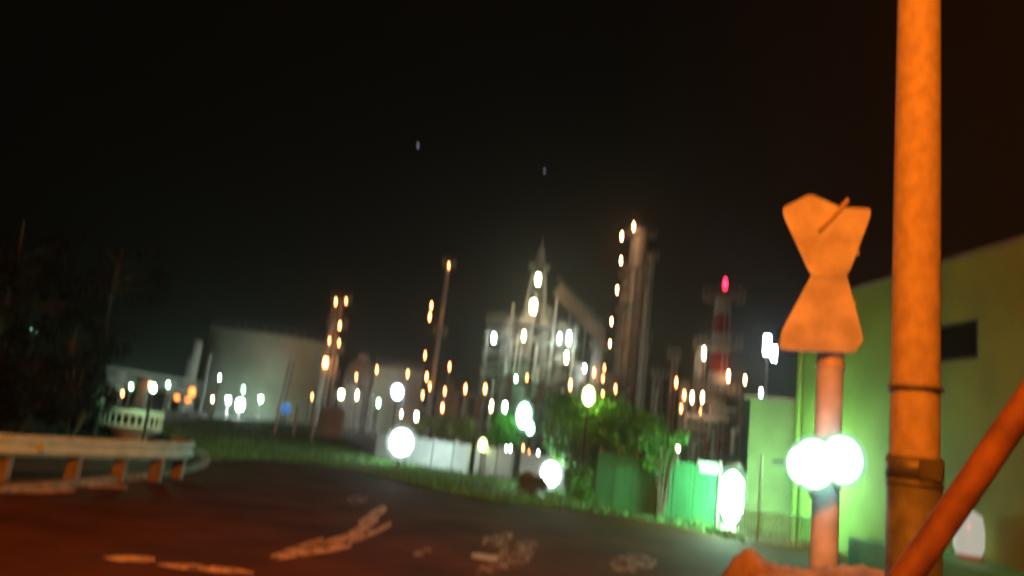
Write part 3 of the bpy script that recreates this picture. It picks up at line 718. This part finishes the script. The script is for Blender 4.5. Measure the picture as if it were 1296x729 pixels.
tag(vb.build('verge', mat('verge_turf', (.06, .10, .03), .95, 0, .45, 1.2, .4)), kind='structure', label='grassy verge beside the road')

# ---------------------------------------------------------------- green sheet fence
fa, fb = gnd(752, 640), gnd(905, 668)
gf = thing('sheet_fence', fa, 'green corrugated sheet fence right of the bush', 'fence')
dv = fb - fa; L = dv.length; dv.normalize(); nv = Vector((dv.y, -dv.x, 0))
FH = 1.35; np_ = 6
for i in range(np_):
    s0, s1 = L * i / np_, L * (i + 1) / np_ - .015; hh = FH + random.uniform(-.03, .03); vs = []; n = 28
    for j in range(n + 1):
        s = s0 + (s1 - s0) * j / n; o = .022 * (1 if (j // 1) % 4 < 2 else -1)
        p = fa + dv * s + nv * (o + (.01 if i % 2 else 0)); vs += [p + Vector((0, 0, .03)), p + Vector((0, 0, hh)), p - nv * .006 + Vector((0, 0, hh)), p - nv * .006 + Vector((0, 0, .03))]
    fs = [(4 * j + q, 4 * j + (q + 1) % 4, 4 * j + 4 + (q + 1) % 4, 4 * j + 4 + q) for j in range(n) for q in range(4)]
    MB().addm(vs, fs).build('sheet', M['greensheet'], gf)
for i in range(np_ + 1):
    p = fa + dv * (L * i / np_) - nv * .09; MB().cyl(p, p + Vector((0, 0, FH + .1)), .035, None, 8).build('post', M['steel'], gf)
# glowing light box
p = gnd(922, 676); D = p.y - .1; k = D / FPX
lb = thing('column_lamp', (p.x, D, 0), 'tall dazzling white column lamp on a plinth at the right end of the fence', 'lamp')
zc = at(922, 628, D).z; hh = 74 * k
MB().cyl((p.x, D, 0), (p.x, D, zc - hh / 2), 15 * k, 13 * k, 20).build('plinth', M['concrete'], lb)
EC = emit('column_green_white', (.54, 1, .64), 150)
gl = MB().lathe((p.x, D, zc), [(0, -hh / 2 + .002), (12 * k, -hh * .48), (15 * k, -hh * .4), (18 * k, 0), (16 * k, hh * .38), (10 * k, hh * .47), (0, hh * .5)], 24).build('glass', glow_shell_for(EC), lb)
MB().lathe((p.x, D, zc), [(0, -hh * .42), (7 * k, -hh * .38), (13 * k, -hh * .2), (13 * k, hh * .25), (6 * k, hh * .36), (0, hh * .4)], 20).build('bulb', EC, gl)
MB().lathe((p.x, D, zc + hh / 2 + .003), [(0, 0), (11 * k, 0), (8 * k, .04), (0, .06)], 18).build('cap', M['concrete'], lb)
q = at(897, 592, D); w_ = MB().bar(Vector((p.x - 14 * k, D, q.z)), q, .06).build('side_arm', M['steel'], lb)
MB().box(q, (.34, .16, .2)).build('side_lamp', emit('side_lamp_green', (.45, 1, .6), 3), w_)
# bar fence beside it
ba, bb = gnd(932, 682), gnd(1046, 700)
bf = thing('bar_fence', ba, 'low pale fence of thin upright bars before the building', 'fence')
nb = 30
for i in range(nb):
    p = ba.lerp(bb, i / (nb - 1)); h = .62 if i not in (7,) else 1.7
    MB().cyl(p, p + Vector((0, 0, h)), .018 if i != 7 else .03, None, 6).build('bar', M['bars'], bf)
for z in (.14, .52): MB().bar(ba + Vector((0, .03, z)), bb + Vector((0, .03, z)), .03).build('rail', M['bars'], bf)

# ---------------------------------------------------------------- building on the right
P0 = at(1003, 600, 17.2); P0.z = 0; P1 = at(1296, 600, 10.7); P1.z = 0
dv = (P1 - P0).normalized(); nv = Vector((dv.y, -dv.x, 0))
if nv.y > 0: nv = -nv
P2 = P0 + dv * 13
HB = (at(1003, 388, 17.2).z)
bd = thing('building', P0, 'plain yellowish green rendered building with one dark window', 'building')
wx0, wx1 = on_plane(1187, 432, P0, nv), on_plane(1238, 432, P0, nv)
wz0, wz1 = on_plane(1212, 457, P0, nv).z, on_plane(1212, 407, P0, nv).z
s0, s1 = (wx0 - P0).dot(dv), (wx1 - P0).dot(dv)
def wallbit(a, b, z0, z1):
    return MB().prism([P0 + dv * a + Vector((0, 0, z0)), P0 + dv * b + Vector((0, 0, z0)), P0 + dv * b + Vector((0, 0, z1)), P0 + dv * a + Vector((0, 0, z1))], -nv * .25)
w = MB()
for bit in (wallbit(0, s0, 0, HB), wallbit(s1, 13, 0, HB), wallbit(s0, s1, 0, wz0), wallbit(s0, s1, wz1, HB)): w.addm(bit.v, bit.f)
w.build('wall', M['wallmain'], bd)
e = P0 - nv * .25
MB().prism([P0 - nv * .26, P0 - nv * 8, P0 - nv * 8 + Vector((0, 0, HB)), P0 - nv * .26 + Vector((0, 0, HB))], dv * .25).build('side_wall', M['wallmain'], bd)
MB().prism([P0 - dv * .04 + nv * .03 + Vector((0, 0, HB + .003)), P2 + nv * .03 + Vector((0, 0, HB + .003)), P2 - nv * 8 + Vector((0, 0, HB + .003)), P0 - dv * .04 - nv * 8 + Vector((0, 0, HB + .003))], (0, 0, .07)).build('roof', M['roofm'], bd)
wf = MB()
for (a, b, z0, z1) in ((s0, s1, wz0, wz0 + .05), (s0, s1, wz1 - .05, wz1), (s0, s0 + .05, wz0 + .052, wz1 - .052), (s1 - .05, s1, wz0 + .052, wz1 - .052)):
    wf.prism([P0 + dv * a - nv * .005 + Vector((0, 0, z0)), P0 + dv * b - nv * .005 + Vector((0, 0, z0)), P0 + dv * b - nv * .005 + Vector((0, 0, z1)), P0 + dv * a - nv * .005 + Vector((0, 0, z1))], -nv * .24)
wfo = wf.build('window', M['frame'], bd)
MB().prism([P0 + dv * s0 - nv * .015 + Vector((0, 0, wz0)), P0 + dv * s1 - nv * .015 + Vector((0, 0, wz0)), P0 + dv * s1 - nv * .015 + Vector((0, 0, wz1)), P0 + dv * s0 - nv * .015 + Vector((0, 0, wz1))], -nv * .01).build('pane', M['glass'], wfo)
MB().prism([P0 + dv * 4.2 + nv * .003, P2 + nv * .003, P2 + nv * 1.2, P0 + dv * 4.2 + nv * 1.2], (0, 0, .5)).build('ledge', M['greensheet'], bd)
MB().cyl(P0 + dv * .35 + nv * .09, P0 + dv * .35 + nv * .09 + Vector((0, 0, HB - .05)), .05, None, 10).build('downpipe', M['wallmain'], bd)
# annex
A0 = at(945, 600, 18.0); A0.z = 0; A1 = Vector((P0.x + .3, P0.y + .4, 0)); HA = at(960, 507, 18.0).z
an = thing('shed', A0, 'low flat roofed green lit shed against the left of the building', 'shed')
d2 = (A1 - A0).normalized(); n2 = Vector((-d2.y, d2.x, 0))
MB().prism([A0, A1, A1 + Vector((0, 0, HA)), A0 + Vector((0, 0, HA))], n2 * 3).build('wall', M['shedm'], an)
MB().prism([A0 - d2 * .15 - n2 * .15 + Vector((0, 0, HA + .003)), A1 - n2 * .15 + Vector((0, 0, HA + .003)), A1 + n2 * 3 + Vector((0, 0, HA + .003)), A0 - d2 * .15 + n2 * 3 + Vector((0, 0, HA + .003))], (0, 0, .1)).build('roof', M['roofm'], an)
# added fill lamp behind the post, mostly hidden, for glow on the wall
D = 15.6; k = D / FPX; p = at(1016, 588, D)
wl2 = thing('wall_lamp', p, 'added green white round lamp lighting the wall behind the sign post', 'lamp')
MB().cyl(p + Vector((0, .4, .0)), p + Vector((0, 1.6, 0)), .05, None, 8).build('bracket', M['dark'], wl2)
EW = emit('wall_fill_green_white', (.56, 1, .60), 165)
gl = MB().ball(p, 22 * k, 22, 14, 1.1).build('globe', glow_shell('frosted_wall_lamp', (.4, 1, .55), .55, .5), wl2); MB().ball(p, 18 * k, 22, 14, 1.15).build('bulb', EW, gl)
# twin lamp clamped to the front of the sign post
D = 6.61; k = D / FPX; EG = emit('twin_lamp_green_white', (.62, 1, .74), 7)
p = at(1048, 590, D)
tl = thing('twin_lamp', p, 'dazzling twin globe lamp clamped on the front of the sign post', 'lamp')
MB().box((p.x, p.y + .12, p.z), (.05, .16, .05)).build('bracket', M['dark'], tl)
for px, py, r in ((1030, 587, 26), (1065, 582, 25)):
    q = at(px, py, D); a_ = MB().tube([(p.x, p.y + .1, p.z), (q.x, q.y + .05, q.z - r * k * 1.55), (q.x, q.y, q.z - r * k * 1.4)], .018, 8).build('arm', M['dark'], tl)
    gl = MB().ball(q, r * k * 1.2, 20, 14, 1.15).build('globe', glow_shell('frosted_twin_lamp', (.5, 1, .65), .8, .55), a_); MB().ball(q, r * k * .98, 20, 14, 1.15).build('bulb', EG, gl)
# squat pale object on the ledge, glow added to keep it white
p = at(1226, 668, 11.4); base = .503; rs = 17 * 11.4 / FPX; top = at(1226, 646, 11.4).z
LG = emit('added_white_glow', (1, .98, .82), .42); LG.node_tree.nodes['Principled BSDF'].inputs['Base Color'].default_value = (.06, .08, .09, 1)
ln = thing('glowing_pale_object', (p.x, p.y, base), 'squat white object with added glow on the ledge by the building', 'glowing pale object')
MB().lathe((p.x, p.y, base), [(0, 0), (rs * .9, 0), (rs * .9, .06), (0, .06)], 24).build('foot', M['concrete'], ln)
MB().lathe((p.x, p.y, base), [(rs * .8, .062), (rs * .98, .16), (rs, (top - base) * .6), (rs * .85, (top - base) * .9), (rs * .3, top - base), (0, top - base)], 24).build('glow_shell', LG, ln)
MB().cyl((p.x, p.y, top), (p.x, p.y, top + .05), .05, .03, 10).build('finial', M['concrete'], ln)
# ---------------------------------------------------------------- utility pole
D = 5.5; k = D / FPX
pt = at(1171, 0, D); pm = at(1160, 300, D); pb_ = at(1151, 600, D)
c = Vector((pm.x, D, 0))
up = thing('utility_pole', c, 'thick concrete utility pole glowing orange on the right', 'utility pole')
r0, r1 = 29 * k, 27 * k
MB().tube([c, c + Vector((0, 0, 4)), c + Vector((0, 0, 11))], [r0, (r0 + r1) / 2 * 1.0, r1 * .85], 32).build('shaft', M['pole'], up)
zt = at(1152, 578, D).z
MB().lathe(c, [(r0 + .003, .0), (r0 + .012, 0), (r0 + .012, zt), (r0 + .003, zt)], 32).build('guard_wrap', M['polelow'], up)
for z, t in ((at(1152, 492, D).z, .03), (at(1152, 592, D).z, .15), (at(1152, 612, D).z, .03)):
    MB().lathe(c + Vector((0, 0, z)), [(r0 + .0125, -t / 2), (r0 + .022, -t / 2), (r0 + .022, t / 2), (r0 + .0125, t / 2)], 32).build('strap', M['strap'], up)
q = at(1150, 600, D)
MB().box((c.x + .01, c.y - r0 - .02, zt - .09), (.16, .012, .13)).build('number_plate', M['strap'], up)

# ---------------------------------------------------------------- sign post with two triangular signs
D = 6.9; k = D / FPX
pc = at(1050, 480, D); c = Vector((pc.x, D, 0))
sg = thing('road_sign', c, 'road sign post with inverted triangle over an upright triangle panel', 'road sign')
zt = at(1045, 275, D - .1).z
MB().cyl(c, (c.x, c.y, zt), .12, .115, 18).build('post', M['signback'], sg)
def plate(pix, Dp, name, m, th=.03, bend=0):
    pts = [at(x, y, Dp) for x, y in pix]
    return MB().prism(pts, (0, th, 0)).build(name, m, sg, .012)
def roundpoly(P, f=.18):
    out = []
    for i, p in enumerate(P):
        a, b = P[i - 1], P[(i + 1) % len(P)]
        p, a, b = Vector(p), Vector(a), Vector(b)
        for t in (0, .25, .5, .75, 1):
            u = p.lerp(a, f); v = p.lerp(b, f); out.append(u.lerp(p, t).lerp(p.lerp(v, t), t))
    return [tuple(q) for q in out]
up_ = plate(roundpoly([(988, 264), (1026, 245), (1064, 262), (1106, 264), (1074, 350), (1028, 352)], .16), D - .2, 'upper_panel', M['signback'])
MB().bar(at(1073, 253, D - .22), at(1036, 292, D - .22), .035, .03).build('strap_bar', M['signrim'], up_)
lo_ = plate(roundpoly([(1032, 340), (1070, 340), (1094, 430), (1082, 447), (986, 443), (990, 418)], .16), D - .185, 'lower_panel', M['signback'])
for y in (300, 322): MB().box((c.x, c.y - .155, at(1048, y, D).z), (.34, .03, .04)).build('bracket', M['signrim'], up_)
for y in (385, 425): MB().box((c.x, c.y - .152, at(1048, y, D).z), (.3, .02, .04)).build('bracket', M['signrim'], lo_)
MB().cyl((c.x, c.y, at(1048, 462, D).z - .03), (c.x, c.y, at(1048, 462, D).z + .03), .135, None, 18).build('clamp', M['signrim'], sg)

# ---------------------------------------------------------------- dirt mound at the foot of the poles
mc = at(1060, 700, 5.9); rnd = random.Random(12); n = 46; vs = []
from mathutils import noise
for i in range(n + 1):
    for j in range(n + 1):
        u, v = i / n * 2 - 1, j / n * 2 - 1
        x, y = mc.x + .42 + u * 1.3, 5.75 + v * 1.1
        e = max(0, 1 - max(abs(u) ** 3.2, abs(v) ** 2.2)); h = .80 * min(1, e * 1.7)
        h *= .86 + .30 * noise.noise(Vector((x * 1.6, y * 1.6, 3))) + .10 * noise.noise(Vector((x * 6, y * 6, 1))) + .06 * noise.noise(Vector((x * 16, y * 16, 8)))
        vs.append((x, y, h - .01 if e > 0 else -.02))
md = MB().addm(vs, [(i * (n + 1) + j, (i + 1) * (n + 1) + j, (i + 1) * (n + 1) + j + 1, i * (n + 1) + j + 1) for i in range(n) for j in range(n)], True)
o = md.build('dirt_mound', M['dirt']); tag(o, 'lumpy heap of orange lit dirt around the foot of the poles', 'dirt heap')

# ---------------------------------------------------------------- slanted rusty pipe barrier
D = 4.6; A = at(1150, 725, D); B = at(1300, 512, D); d = (B - A).normalized()
A = A - d * (A.z / d.z if d.z else 0) ; T = B + d * .5
pb = thing('pipe_barrier', (A.x, A.y, 0), 'slanted rusty brown pipe crossing the lower right corner', 'pipe barrier')
MB().tube(spline([A, A.lerp(T, .5), T, T + Vector((.25, 0, .1)), T + Vector((.42, 0, -.1)), Vector((T.x + .45, T.y, .6)), Vector((T.x + .45, T.y, 0))], 6), 17 * D / FPX, 16).build('pipe', M['rust'], pb)
MB().cyl((A.x, A.y, 0), (A.x, A.y, .03), .16, None, 16).build('foot_plate', M['rust'], pb)

# ---------------------------------------------------------------- two stars
for (px, py, lab, r) in ((529, 184, 'brighter star high left in the black sky', 1.0), (689, 216, 'fainter star right of the brighter one', .75)):
    p = at(px, py, 2200); tag(MB().ball((0, 0, 0), r * 2200 / FPX, 10, 6, 1.8).build('star', E_STAR), lab, 'star').location = p

# ---------------------------------------------------------------- night haze lit by the lamps
hm = bpy.data.materials.new('haze'); hm.use_nodes = True; t = hm.node_tree; t.nodes.clear()
pv = t.nodes.new('ShaderNodeVolumePrincipled'); pv.inputs['Color'].default_value = (.9, .95, .92, 1); pv.inputs['Density'].default_value = .0011; pv.inputs['Anisotropy'].default_value = .86
ou = t.nodes.new('ShaderNodeOutputMaterial'); t.links.new(pv.outputs[0], ou.inputs['Volume'])
hz = MB().box((0, 60, 24), (560, 400, 50)).build('haze', hm); tag(hz, 'thin night haze glowing around the lamps', 'haze', kind='stuff')
